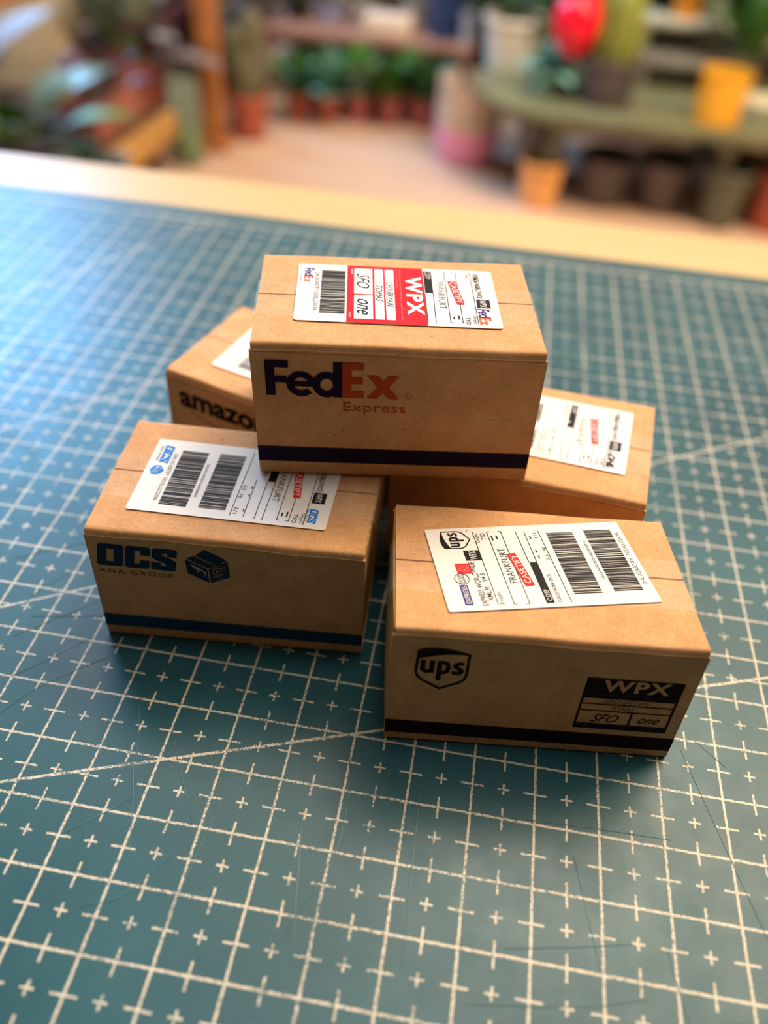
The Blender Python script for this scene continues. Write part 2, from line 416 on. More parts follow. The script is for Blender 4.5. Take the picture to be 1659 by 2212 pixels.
    for q, yy in ((0, y1 + .055), (1, y1 + .135)): Ln(1.56 + q * .03, yy, 1.68, yy, .026, 'l_black')
    if kind == 'fedex':
        Rc(0, 1.215, LW, 2.52, 'l_red', lay=1)
        T('WPX', .31, 1.25, 1.60, 1.53, 'l_white', bold=.035, lay=2, space=1.15)
        T('Do not deliver this parcel if the seal of waybill is damaged', .09, 1.60, 1.76, 1.64, 'l_pink', lay=2); T('Recommended by Express', .09, 1.66, .72, 1.695, 'l_pink', lay=2)
        for (x0, ya, x1, yb_) in ((.10, 1.725, 1.79, 1.875), (.10, 1.905, 1.79, 2.055), (.10, 2.09, .985, 2.40), (1.025, 2.09, 1.79, 2.40)): Rc(x0, ya, x1, yb_, 'l_white', lay=2)
        T('LEO BRYAN', .55, 1.745, 1.38, 1.86, lay=3, shear=.35); T('TOMAS', .68, 1.925, 1.22, 2.04, lay=3, shear=.35)
        T('SFO', .28, 2.14, .80, 2.36, lay=3, shear=.45); T('one', 1.16, 2.17, 1.66, 2.35, lay=3, shear=.45)
        Ln(.12, 2.44, .30, 2.44, .012, 'l_white'); T('M.E.F.', 1.60, 2.45, 1.76, 2.48, 'l_white', lay=2)
        barcode(b, .21, 1.66, -2.955, -2.55, 5); T('DHL XCASETIFY 15COLLLCOON', .30, 2.99, 1.56, 3.065)
        b.merge(art_fedex('l_navy', 'l_orange'), lambda x, y: (.15 + x / 2.13 * .50, -3.25 + y / .66 * .16)); T('Express', .43, 3.285, .66, 3.33, 'l_orange')
    else:
        barcode(b, .25, 1.70, -(yb + .46), -yb, 11); T('(2L)AU2020+56000001', .56, yb + .56, 1.44, yb + .625)
        barcode(b, .27, 1.71, -(yb + 1.13), -(yb + .66), 12); T('DHL XCASETIFY 15COLLLCOON', .39, yb + 1.18, 1.62, yb + 1.25)
        if kind == 'ocs':
            b.merge(art_ocs('l_blue'), lambda x, y: (.17 + x / 1.42 * .50, -3.19 + y / .5 * .17)); T('ANA GROUP', .20, 3.215, .62, 3.26, 'l_line')
            b.merge(art_cube('l_blue', 'l_white'), lambda x, y: (.74 + x / .74 * .25, -3.28 + y / .78 * .25))
    return b

# ------------------------------------------------------------------ the parcels
BL, BW, BH = 4.65, 2.94, 2.65
def make_parcel(name, cor, label, group, kind, lab_at, lab_rot, front, bulge=0.0, tape_ends=(0.75, 0.75)):
    cs = [Vector(c) for c in cor]          # (x-,y-,z0),(x+,y-),(x-,y+),(x+,y+), then the same four at the top
    base = sum((c for c in cs[:4]), Vector()) / 4
    cs = [c - base for c in cs]
    def P(s, t, z):
        a, b, c = s / BL, t / BW, z / BH
        lo = (cs[0] * (1 - a) + cs[1] * a) * (1 - b) + (cs[2] * (1 - a) + cs[3] * a) * b
        hi = (cs[4] * (1 - a) + cs[5] * a) * (1 - b) + (cs[6] * (1 - a) + cs[7] * a) * b
        return lo * (1 - c) + hi * c
    root = empty(name, base, label=label, cat='parcel', group=group)
    rr = random.Random(len(label))
    NS = 30
    ph = [rr.uniform(0, 6) for _ in range(6)]
    wob = lambda s, k: .010 * math.sin(s * 1.7 + ph[k]) + .006 * math.sin(s * 4.3 + ph[(k + 2) % 6])
    def extrude(prof, s0, s1, nm, par, mats=('kraft',), wk=0, wobz=None):
        vs = []; n = len(prof); fs = []
        for i in range(NS + 1):
            s = s0 + (s1 - s0) * i / NS
            for (t, z, kx) in prof:
                ww = wob(s, wk) * kx; vs.append(P(s, t + ww * .6, z + ww))
        for i in range(NS):
            for j in range(n): fs.append((i * n + j, i * n + (j + 1) % n, (i + 1) * n + (j + 1) % n, (i + 1) * n + j))
        fs.append(tuple(range(n))[::-1]); fs.append(tuple(NS * n + j for j in range(n)))
        o = mesh_from(nm, vs, fs, [M[q] for q in mats], None, par, smooth=True)
        o.data.set_sharp_from_angle(angle=R(50))
        return o
    th = .045
    # walls and base of the sleeve, with the rounded folds
    def arc(ct, cz, r, a0, a1, k, n=5): return [(ct + r * math.cos(R(a0 + (a1 - a0) * i / n)), cz + r * math.sin(R(a0 + (a1 - a0) * i / n)), k) for i in range(n + 1)]
    H_ = BH
    prof = [(.0, H_ - .15, 0.3), (-.012, H_ - .17, .3), (0, H_ - .21, 0)] + [(0, z, 0) for z in (2.0, 1.3, .6)] + arc(.05, .05, .05, 180, 270, 0) + \
           arc(BW - .05, .05, .05, 270, 360, 0) + [(BW, z, 0) for z in (.6, 1.3, 2.0)] + [(BW, H_ - .15, .3), (BW - th, H_ - .15, .3), (BW - th, 1.3, 0), (BW - th, th, 0), (th, th, 0), (th, 1.3, 0), (th, H_ - .15, .3)]
    extrude(prof, 0.0, BL, 'carton_wall', root)
    # two top flaps meeting at the seam; the front one folds down over the front edge
    seam = BW / 2 + .02
    f1 = [(0.006, H_ - .158, .2), (-.020, H_ - .145, .6), (-.030, H_ - .120, 1), (-.012, H_ - .098, .8), (-.012, H_ - .06, .6), (.012, H_ - .02, .6), (.034, H_ - .003, .4), (.09, H_, .2), (.5, H_, 0), (1.0, H_ + .004, 0), (seam - .022, H_ + .006, 0), (seam - .014, H_ - .01, 0), (seam - .014, H_ - .05, 0), (.5, H_ - .055, 0), (.08, H_ - .06, 0), (.05, H_ - .10, 0), (.048, H_ - .152, 0)]
    extrude(f1, .035, BL - .035, 'top_flap', root, wk=1)
    f2 = [(BW - 0.0 - (t if t < .2 else t * (BW - seam) / seam), z - (0.004 if t > 1.2 else 0), k) for t, z, k in f1][::-1]
    extrude(f2, .035, BL - .035, 'top_flap', root, wk=3)
    # end panels, slightly recessed behind the sleeve edge
    for side, s0, s1 in ((0, .02, .07), (1, BL - .07, BL - .02)):
        vs = []; fs = []; ny, nz = 8, 8
        for layer in (0, 1):
            for i in range(ny + 1):
                for j in range(nz + 1):
                    t = .05 + (BW - .10) * i / ny; z = .05 + (BH - .11) * j / nz
                    bb = (bulge if side == 0 else .015) * math.sin(math.pi * i / ny) ** .5 * math.sin(math.pi * (0.15 + .8 * j / nz)) ** .5
                    s = (s0 if layer == 0 else s1) + (-bb if side == 0 else bb)
                    vs.append(P(s, t, z))
        nn = (ny + 1) * (nz + 1); idx = lambda l, i, j: l * nn + i * (nz + 1) + j
        for l in (0, 1):
            for i in range(ny):
                for j in range(nz):
                    q = (idx(l, i, j), idx(l, i + 1, j), idx(l, i + 1, j + 1), idx(l, i, j + 1)); fs.append(q if l else q[::-1])
        for i in range(ny):
            for j in (0, nz): fs.append((idx(0, i, j), idx(0, i + 1, j), idx(1, i + 1, j), idx(1, i, j)))
        for j in range(nz):
            for i in (0, ny): fs.append((idx(0, i, j), idx(0, i, j + 1), idx(1, i, j + 1), idx(1, i, j)))
        mesh_from('end_panel', vs, fs, [M['kraft_edge']], None, root)
    # clear tape along the seam, folded down over both ends
    tw0, tw1 = 0.80 + .0, 1.92
    vs = []; fs = []; path = []
    lo_, ro_ = tape_ends
    path += [(-.012 - bulge, BH - lo_ * k) for k in (1, .7, .4, .15)] + [(-.018, BH - .03), (.01, BH + .008)]
    path += [(BL * k / 14 + .05, BH + .0085) for k in range(0, 14)] + [(BL - .05, BH + .009), (BL - .005, BH + .008), (BL + .022, BH - .03)]
    path += [(BL + .030 + .05 * math.sin(k * 3.0), BH - ro_ * k) for k in (.15, .4, .7, 1)]
    n = 7
    for (s, z) in path:
        for j in range(n):
            t = tw0 + (tw1 - tw0) * j / (n - 1); q = rr.uniform(-.008, .008) if (s < 0 or s > BL) else 0
            vs.append(P(s + q, t, z))
    for i in range(len(path) - 1):
        for j in range(n - 1): fs.append((i * n + j, (i + 1) * n + j, (i + 1) * n + j + 1, i * n + j + 1))
    tp = mesh_from('clear_tape', vs, fs, [M['tape']], None, root, smooth=True); tp['label'] = 'clear sticky tape over the seam'
    # shipping label: paper with thickness, rounded corners, printed marks
    ox, oy = lab_at; ca, sa = math.cos(lab_rot), math.sin(lab_rot)
    def LP(x, y, h):                       # label plane (x right, y up = -down) -> top face
        X, Y = x - LW / 2, y + LH / 2
        return P(ox + X * ca - Y * sa, oy + X * sa + Y * ca, BH + .014 + h)
    r = .06 if kind == 'fedex' else .035; outl = []
    for cx, cy, a0 in ((LW - r, -r, 0), (r, -r, 90), (r, -LH + r, 180), (LW - r, -LH + r, 270)):
        for k in range(5): outl.append((cx + r * math.cos(R(a0 + 22.5 * k)), cy + r * math.sin(R(a0 + 22.5 * k))))
    nO = len(outl)
    vs = [LP(x, y, 0) for x, y in outl] + [LP(x, y, .012) for x, y in outl]
    fs = [tuple(range(nO, 2 * nO)), tuple(range(nO))[::-1]] + [(i, (i + 1) % nO, nO + (i + 1) % nO, nO + i) for i in range(nO)]
    art = label_art(kind)
    n0 = len(vs); vs += [LP(x, y, .012 + .003 * l) for x, y, l in art.v]; fs2 = [tuple(i + n0 for i in f) for f in art.f]
    names = ['label'] + sorted(set(art.m)); fm = [0] * len(fs) + [names.index(q) for q in art.m]
    lb = mesh_from('shipping_label', vs, fs + fs2, [M[q] for q in names], fm, root)
    # printing on the front
    FP = lambda s, z, h: P(s, -h, z)
    for nm, lab, fn in front:
        a = Art(); fn(a); o = a.build(nm, FP, root, base=.006, step=.003); o['label'] = lab
    return root

def fr_fedex(a): a.merge(art_fedex('ink_navy', 'ink_orange'), lambda x, y: (.22 + x, 1.67 + y * 1.01)); a.ring(2.50, 1.74, .058, .058, .009, 'ink_brown', n=24); a.text('R', 2.475, 1.71, 2.525, 1.77, 'ink_brown')
def fr_express(a): a.text('Express', 1.45, 1.34, 2.46, 1.58, 'ink_orange', bold=-.004, space=1.05)
def fr_stripe(mt, z0, z1): return lambda a: a.rect(0.0, z0, BL, z1, mt, 1, 12)
def fr_ocs(a):
    a.merge(art_ocs('ink_ocs'), lambda x, y: (.11 + x / 1.42 * 1.42, 1.82 + y * 1.02))
    a.text('ANA GROUP', .12, 1.64, 1.38, 1.74, 'ink_soft', space=1.35)
    a.merge(art_cube('ink_ocs', 'kraft'), lambda x, y: (1.64 + x, 1.61 + y))
def fr_ups(a): a.merge(art_ups('ink_black'), lambda x, y: (.39 + x, 1.34 + y)); a.text('TM', .97, 1.335, 1.04, 1.36, 'ink_soft')
def fr_stamp(a):
    x0, x1, z0, z1 = 2.98, 4.46, .66, 1.89; t = .035
    a.rect(x0, 1.42, x1, z1, 'ink_black'); a.rect(x0, z0, x1, z0 + .13, 'ink_black'); a.rect(x0, z0, x0 + t, z1, 'ink_black'); a.rect(x1 - t, z0, x1, z1, 'ink_black')
    for z in (1.265, 1.10): a.rect(x0, z, x1, z + .022, 'ink_black')
    a.rect(3.82, z0, 3.85, 1.10, 'ink_black')
    a.text('WPX', 3.24, 1.59, 4.28, 1.865, 'kraft', bold=.03, lay=2, space=1.12); a.text('Do not deliver this parcel if the seal is damaged', 3.04, 1.50, 4.30, 1.53, 'ink_soft', lay=2)
    a.text('LEO BRYAN', 3.34, 1.305, 4.06, 1.40, 'ink_soft', shear=.45, space=1.2); a.text('TOMAS', 3.48, 1.135, 3.86, 1.235, 'ink_soft', shear=.45)
    a.text('SFO', 3.22, .83, 3.66, 1.03, 'ink_black', shear=.5); a.text('one', 3.97, .86, 4.30, .99, 'ink_black', shear=.5); a.rect(3.02, .755, 3.2, .765, 'kraft', 2)
def fr_amazon(a): a.text('amazon', .30, 1.87, 2.42, 2.24, 'ink_black', bold=.035)
def fr_smile(a):
    p = [(.55 + 1.55 * k / 12, 1.80 - .20 * math.sin(math.pi * k / 12)) for k in range(13)]
    a.stroke(p, .09, 'ink_brown', taper=[.3 + .9 * math.sin(math.pi * (k / 12) ** 1.3) for k in range(13)]); a.poly([(1.98, 1.78), (2.2, 1.86), (2.16, 1.62), (2.10, 1.76)], 'ink_brown')

PARC = {
 'fed': [[-3.36, 2.14, 2.67], [1.21, 2.96, 2.67], [-3.94, 4.99, 2.67], [0.63, 5.84, 2.67], [-3.42, 2.08, 5.31], [1.16, 2.92, 5.29], [-3.97, 4.98, 5.32], [0.62, 5.84, 5.32]],
 'ocs': [[-5.78, 0.23, 0], [-1.2, 0.68, 0], [-6.01, 3.18, 0], [-1.38, 3.50, 0], [-5.78, 0.24, 2.64], [-1.22, 0.6, 2.64], [-5.99, 3.17, 2.64], [-1.29, 3.50, 2.64]],
 'ups': [[-0.53, -0.95, 0], [4.14, -0.41, 0], [-0.93, 1.97, 0], [3.69, 2.56, 0], [-0.56, -0.8, 2.69], [4.1, -0.28, 2.67], [-0.97, 1.95, 2.62], [3.61, 2.52, 2.6]],
 'dhl': [[-1.2, 3.38, 0], [3.45, 2.86, 0], [-0.87, 6.32, 0], [3.76, 5.81, 0], [-1.22, 3.33, 2.61], [3.39, 2.85, 2.63], [-0.87, 6.3, 2.63], [3.77, 5.88, 2.68]],
 'ama': [[-6.12, 4.88, 0], [-1.66, 3.58, 0], [-5.31, 7.72, 0], [-0.92, 6.42, 0], [-6.1, 4.89, 2.65], [-1.68, 3.53, 2.6], [-5.33, 7.75, 2.64], [-0.92, 6.41, 2.63]],
}
def parcels():
    G = 'miniature cardboard parcels heaped on the cutting mat'
    make_parcel('cardboard_parcel', [(x, y, z + .02) for x, y, z in PARC['fed']], 'kraft parcel resting on top of the others, navy and orange lettering', G, 'fedex', (2.335, 1.595), -R(90) - R(0.3),
                [('courier_logo', 'navy and orange courier lettering', fr_fedex), ('service_print', 'thin orange lettering', fr_express), ('stripe_print', 'dark navy stripe', fr_stripe('ink_navy', .285, .61))])
    make_parcel('cardboard_parcel', PARC['ocs'], 'kraft parcel at left front with dark blue lettering and cube emblem', G, 'ocs', (2.245, 1.43), -R(90) - R(1.0),
                [('courier_logo', 'dark blue lettering with cube emblem', fr_ocs), ('stripe_print', 'dark blue stripe', fr_stripe('ink_ocs_stripe', .25, .56))])
    make_parcel('cardboard_parcel', PARC['ups'], 'nearest kraft parcel with black shield emblem and framed black stamp', G, 'ups', (2.32, 1.595), R(90) + R(9.7),
                [('courier_logo', 'black shield emblem', fr_ups), ('stamp_print', 'black framed address stamp', fr_stamp), ('stripe_print', 'black stripe', fr_stripe('ink_black', .20, .52))], bulge=.06)
    make_parcel('cardboard_parcel', PARC['dhl'], 'kraft parcel with blank shaded front, at right behind the shield emblem parcel', G, 'dhl', (2.52, 1.62), -R(90) - R(.6),
                [])
    make_parcel('cardboard_parcel', PARC['ama'], 'kraft parcel turned aslant at back left, black lowercase lettering half hidden', G, 'plain', (2.42, 1.53), -R(90),
                [('shop_logo', 'black lowercase lettering', fr_amazon), ('smile_print', 'faded brown curved arrow', fr_smile)])

# ------------------------------------------------------------------ table and cutting mat
def cutting_mat_material():
    m = bpy.data.materials.new('cutting_mat_print'); m.use_nodes = True; nt = m.node_tree; h = NT(nt)
    b = nt.nodes['Principled BSDF']; tc = nt.nodes.new('ShaderNodeTexCoord'); v = h.scale(tc.outputs['Object'], (100, 100, 100))
    wv = nt.nodes.new('ShaderNodeTexNoise'); wv.inputs['Scale'].default_value = 9; wv.inputs['Detail'].default_value = 2; nt.links.new(v, wv.inputs['Vector'])
    sub = nt.nodes.new('ShaderNodeVectorMath'); sub.operation = 'MULTIPLY_ADD'; sub.inputs[1].default_value = (.014, .014, 0); sub.inputs[2].default_value = (-.007, -.007, 0)
    nt.links.new(wv.outputs['Color'], sub.inputs[0])
    ad = nt.nodes.new('ShaderNodeVectorMath'); ad.operation = 'ADD'; nt.links.new(v, ad.inputs[0]); nt.links.new(sub.outputs[0], ad.inputs[1])
    sp = nt.nodes.new('ShaderNodeSeparateXYZ'); nt.links.new(ad.outputs[0], sp.inputs[0]); X, Y = sp.outputs[0], sp.outputs[1]
    def dist(c): return h.m('ABSOLUTE', h.m('SUBTRACT', h.m('FRACT', h.m('ADD', c, 100.5)), .5))
    fx, fy = dist(X), dist(Y); hx, hy = h.m('SUBTRACT', .5, fx), h.m('SUBTRACT', .5, fy)
    edge = h.noise(v, 28, 3, .7)                       # ragged edges
    wid = h.m('ADD', .0195, h.m('MULTIPLY', h.m('SUBTRACT', edge, .5), .035))
    LT = lambda a, bb: h.m('LESS_THAN', a, bb); AND = lambda a, bb: h.m('MULTIPLY', a, bb); OR = lambda a, bb: h.m('MAXIMUM', a, bb)
    thin = h.m('MULTIPLY', wid, .85)
    u = OR(LT(fx, wid), LT(fy, wid))
    u = OR(u, AND(LT(hy, thin), LT(fx, .185))); u = OR(u, AND(LT(hx, thin), LT(fy, .185)))
    u = OR(u, AND(LT(hy, thin), LT(hx, .095))); u = OR(u, AND(LT(hx, thin), LT(hy, .095)))
    # printed frame: grid stops before the rim
    inside = AND(LT(Y, 17.55), LT(-40.0, X)); u = AND(u, inside)
    # little scale ticks on the rim
    tick = h.m('ABSOLUTE', h.m('SUBTRACT', h.m('FRACT', h.m('ADD', h.m('MULTIPLY', X, 10), 100.5)), .5))
    u = OR(u, AND(LT(tick, .12), AND(LT(17.55, Y), LT(Y, 17.72)))); u = OR(u, LT(h.m('ABSOLUTE', h.m('SUBTRACT', Y, 17.55)), .03))
    for ang, x0, y0, w_ in ((20.0, -4, -2.05, 1.25), (30.0, -7.03, .92, 1.15), (45.0, -8.88, 6.94, 1.1), (58.5, -12.0, 13.2, 1.1)):
        n_ = (-math.sin(R(ang)), math.cos(R(ang))); d0 = n_[0] * x0 + n_[1] * y0
        dd = h.m('ABSOLUTE', h.m('SUBTRACT', h.m('ADD', h.m('MULTIPLY', X, n_[0]), h.m('MULTIPLY', Y, n_[1])), d0))
        u = OR(u, AND(LT(dd, h.m('MULTIPLY', wid, w_)), LT(Y, 17.5)))
    # wear: worn patches and pits
    w1 = h.noise(v, 42, 2, .6); w2 = h.noise(v, .55, 3, .6); w3 = h.noise(h.scale(v, (1.0, 1.0, 1.0)), 12, 3, .7)
    hole = LT(h.m('ADD', h.m('MULTIPLY', w1, .55), h.m('MULTIPLY', w3, .45)), h.rng(w2, .30, .72, .54, .34))
    hole2 = LT(w1, .34)
    u = AND(u, h.m('SUBTRACT', 1, h.m('MULTIPLY', OR(hole, hole2), .85)))
    green = h.mix(h.rng(h.noise(v, .35, 3), .35, .65), (0.008, 0.062, 0.086), (0.012, 0.080, 0.104))
    green = h.mix(h.m('MULTIPLY', h.rng(h.noise(v, 30, 4, .8), .5, .75), .12), green, (.10, .22, .24))
    line = h.mix(h.rng(w3, .35, .6), (0.42, 0.385, 0.31), (0.58, 0.53, 0.44))
    col = h.mix(u, green, line)
    # greasy brown marks
    nt.links.new(col, b.inputs['Base Color'])
    b.inputs['Roughness'].default_value = .40; b.inputs['Specular IOR Level'].default_value = .34
    nt.links.new(h.rng(h.noise(v, 1.3, 4, .7), .3, .7, .34, .46), b.inputs['Roughness'])
    bp = nt.nodes.new('ShaderNodeBump'); bp.inputs['Strength'].default_value = .35; bp.inputs['Distance'].default_value = .00008
    hh = h.m('ADD', h.noise(v, 26, 3, .6), h.m('MULTIPLY', u, .25)); nt.links.new(hh, bp.inputs['Height']); nt.links.new(bp.outputs[0], b.inputs['Normal'])
    return m
SCR = [[(-5.02, -0.59), (-4.22, -2.57), (-3.82, -3.75)], [(-5.09, 0.01), (-4.56, -1.45), (-4.23, -2.49)], [(-4.41, -0.66), (-3.69, -2.01), (-3.11, -3.0)], [(-1.77, -1.34), (-1.51, -2.74), (-1.32, -3.88), (-1.16, -4.71)], [(-1.78, 0.17), (-1.35, -0.53), (-1.04, -1.28), (-0.89, -2.62), (-1.07, -3.44), (-1.39, -4.33)], [(-2.69, -1.78), (-2.87, -3.0), (-2.96, -3.79), (-3.05, -4.82)], [(-4.27, -4.43), (-3.77, -4.17), (-3.24, -3.5)], [(-4.92, -3.46), (-4.17, -2.75)], [(2.61, -2.4), (2.8, -3.25), (2.97, -4.02)], [(4.41, -0.21), (4.99, -2.02), (5.34, -3.1)], [(4.67, 0.02), (5.14, -0.41)], [(-6.84, -1.72), (-6.43, -1.07), (-5.6, -0.3)], [(-7.57, 0.72), (-7.05, 1.56), (-6.78, 2.14)], [(0.2, -1.38), (0.21, -2.63), (0.27, -4.45)], [(1.64, -3.9), (2.66, -3.69), (3.44, -3.51)], [(1.14, -4.69), (2.65, -4.45), (3.58, -4.2)], [(3.89, -3.49), (4.02, -4.06), (4.11, -4.39)], [(1.29, -1.98), (2.97, -1.89), (4.1, -1.86)],
       [(-7.4, -.2), (-6.3, .9), (-5.95, 1.5)], [(-7.0, -1.0), (-6.0, .1)], [(-7.3, .3), (-6.2, .55), (-5.8, .7)], [(-8.3, 1.6), (-7.0, 2.4), (-6.3, 2.7)], [(-9.5, 5.0), (-8.7, 2.0), (-7.6, -.6)]]
def bezish(p, n=14):
    P_ = [Vector((*q, 0)) for q in p]; P_ = [2 * P_[0] - P_[1]] + P_ + [2 * P_[-1] - P_[-2]]; out = []
    for i in range(1, len(P_) - 2):
        for k in range(n):
            t = k / n; a, b, c, d = P_[i - 1:i + 3]
            out.append(.5 * ((2 * b) + (c - a) * t + (2 * a - 5 * b + 4 * c - d) * t * t + (3 * b - a - 3 * c + d) * t ** 3))
    return out + [P_[-2]]
def table_and_mat():
    wood = bpy.data.materials.new('pale_table_wood'); wood.use_nodes = True; h = NT(wood.node_tree); b = wood.node_tree.nodes['Principled BSDF']
    tc = wood.node_tree.nodes.new('ShaderNodeTexCoord'); v = h.scale(tc.outputs['Object'], (4, 60, 60))
    col = h.mix(h.rng(h.noise(v, 1.2, 4, .6, .6), .3, .7), (0.53, 0.37, 0.17), (0.61, 0.44, 0.22)); wood.node_tree.links.new(col, b.inputs['Base Color']); b.inputs['Roughness'].default_value = .38
    root = empty('workbench', (-10, 0, -75), label='pale wooden worktable under the cutting mat', cat='table')
    bm = bmesh.new(); add_box(bm, (0, -20.9, 73.2), (150, 86, 3.0), .25)
    bm_obj('tabletop', bm, wood, root)
    for x in (-68, 68):
        for y in (-58, 16):
            bm = bmesh.new(); add_box(bm, (x, y, 35.85), (5, 5, 71.7), .3); bm_obj('leg', bm, wood, root)
    bm = bmesh.new(); add_box(bm, (-10, -11.75, -.15), (90, 60.3, .296), .06)
    mt = bm_obj('cutting_mat', bm, cutting_mat_material())
    tag(mt, 'worn teal self-healing cutting mat with a cream centimetre grid, lying on the pale table', 'cutting mat')
    M['cut'] = mat('cut_groove', (0.018, 0.105, 0.135), .3)
    for p in SCR:
        pts = bezish(p); vs = []; fs = []; n = len(pts)
        for i, q in enumerate(pts):
            d = (pts[min(i + 1, n - 1)] - pts[max(0, i - 1)]).normalized(); sd = Vector((-d.y, d.x, 0)); ww = .0065 * (.25 + math.sin(math.pi * (i + .3) / (n + .3)))
            vs += [q + sd * ww + Vector((0, 0, .002)), q + Vector((0, 0, .007)), q - sd * ww + Vector((0, 0, .002))]
        for i in range(n - 1):
            for k in (0, 1): fs.append((i * 3 + k, i * 3 + k + 1, i * 3 + k + 4, i * 3 + k + 3))
        mesh_from('knife_cut', vs, fs, [M['cut']], None, mt, smooth=True)

# ------------------------------------------------------------------ the room
FZ = -75
def room():
    fl = bpy.data.materials.new('pale_floor_boards'); fl.use_nodes = True; h = NT(fl.node_tree); b = fl.node_tree.nodes['Principled BSDF']
    tc = fl.node_tree.nodes.new('ShaderNodeTexCoord'); v = tc.outputs['Object']
    br = fl.node_tree.nodes.new('ShaderNodeTexBrick'); br.inputs['Scale'].default_value = 1.0; br.inputs['Mortar Size'].default_value = .002
    br.inputs['Brick Width'].default_value = 1.2; br.inputs['Row Height'].default_value = .16
    br.inputs['Color1'].default_value = (0.60, 0.40, 0.29, 1); br.inputs['Color2'].default_value = (0.66, 0.45, 0.33, 1); br.inputs['Mortar'].default_value = (.4, .27, .18, 1)
    fl.node_tree.links.new(v, br.inputs['Vector'])
    col = h.mix(h.rng(h.noise(h.scale(v, (2, 14, 1)), 3, 4), .3, .7, 0, .35), br.outputs['Color'], (.52, .35, .24))
    fl.node_tree.links.new(col, b.inputs['Base Color']); b.inputs['Roughness'].default_value = .5
    def st(name, c, d, m_):
        bm = bmesh.new(); add_box(bm, c, d); o = bm_obj(name, bm, m_, smooth=False); o['kind'] = 'structure'; return o
    st('floor', (-40, 140, FZ - 2), (610, 520, 4), fl)
    wl = mat('wall_plaster', (0.60, 0.55, 0.48), .8, noise=.2, nscale=3)
    x0, x1, z0, z1 = -306, -164, 60, 192
    st('wall_back', ((x1 + 260) / 2, 345, 70), (260 - x1, 6, 290), wl)
    st('wall_back_lower', ((x0 + x1) / 2, 345, (z0 - 75) / 2), (x1 - x0, 6, z0 + 75), wl)
    st('wall_back_upper', ((x0 + x1) / 2, 345, (z1 + 215) / 2), (x1 - x0, 6, 215 - z1), wl)
    st('wall_left', (-340, 60, 70), (6, 576, 290), wl)
    st('wall_back_left', (-324.5, 345, 70), (37, 6, 290), wl)
    st('dark_backing_1', (-40, 340.5, -30), (594, 2.5, 90), mat('added_dark_sheet', (.10, .062, .045), .7, noise=.4, nscale=5))  # dark sheet added over the lower wall to keep background gaps dark
    fr = mat('window_frame_white', (.75, .75, .74), .4)
    bm = bmesh.new()
    for x in (x0 + 3, (x0 + x1) / 2, x1 - 3): add_box(bm, (x, 344, (z0 + z1) / 2), (6, 8, z1 - z0), .3)
    for z in (z0 + 3, z1 - 3): add_box(bm, ((x0 + x1) / 2, 344, z), (x1 - x0, 8, 6), .3)
    o = bm_obj('window_1', bm, fr); o['kind'] = 'structure'
    gl = mat('window_glass', (.9, .95, 1), .02); gl.node_tree.nodes['Principled BSDF'].inputs['Transmission Weight'].default_value = 1
    bm = bmesh.new(); add_box(bm, ((x0 + x1) / 2, 345, (z0 + z1) / 2), (x1 - x0 - 8, .6, z1 - z0 - 8)); g = bm_obj('pane', bm, gl, o, smooth=False)

def pot(name, c, r0, r1, hgt, m_, label, cat='plant pot', group=None, rim=.6, soil=True, soilm=None, wob=None, parent=None):
    """flower pot: r0 foot radius, r1 mouth radius"""
    root = empty(name, c, label=label, cat=cat, group=group)
    bm = bmesh.new(); n = 8
    prof = [(r0 * .9, 0), (r0, .15)] + [(r0 + (r1 - r0) * k / n, hgt * k / n) for k in range(1, n)]
    prof += [(r1, hgt - rim * 2.2), (r1 + rim * .7, hgt - rim * 2), (r1 + rim * .7, hgt - .2), (r1 + rim * .3, hgt), (r1 - rim * .4, hgt), (r1 - rim * .6, hgt - 1), (r1 - rim, hgt - 2.5), (r1 * .93 - rim, hgt - 2.6)]
    add_lathe(bm, prof, n=44, wob=wob); bm_obj('pot_body', bm, m_, root)
    if soil:
        bm = bmesh.new(); add_lathe(bm, [(r1 - rim, hgt - 2.9), (r1 - rim * .9, hgt - 2.2), (r1 * .5, hgt - 1.7), (.3, hgt - 1.5)], n=28, wob=lambda a, z: .03 * math.sin(a * 5 + z))
        bm_obj('soil', bm, soilm or M['soil'], root)
    return root
def leafy(root, z0, n, length, width, mats_, droop=.45, spread=1.0, seed=1, stem=True, elev=(.3, 1.3), name='foliage'):
    """a clump of stalked leaves rooted at (0,0,z0)"""
    rr = random.Random(seed); bm = bmesh.new(); bs = bmesh.new()
    for i in range(n):
        a = rr.uniform(0, 2 * math.pi); e = rr.uniform(*elev)
        d = Vector((math.cos(a) * math.cos(e) * spread, math.sin(a) * math.cos(e) * spread, math.sin(e)))
        L_ = length * rr.uniform(.6, 1.1); k = rr.uniform(.3, .75) if stem else .02
        p0 = Vector((rr.uniform(-1, 1), rr.uniform(-1, 1), z0)); p1 = p0 + d * L_ * k
        if stem: add_tube(bs, [p0, (p0 + p1) / 2 + Vector((0, 0, .4)), p1], [.28, .22, .14], 6)
        add_leaf(bm, p1, d, L_ * (1 - k * .5), width * rr.uniform(.7, 1.15), droop)
    o = bm_obj(name, bm, mats_[0], root)
    if stem: bm_obj('stem', bs, mats_[1], root)
    else: bs.free()
    return o

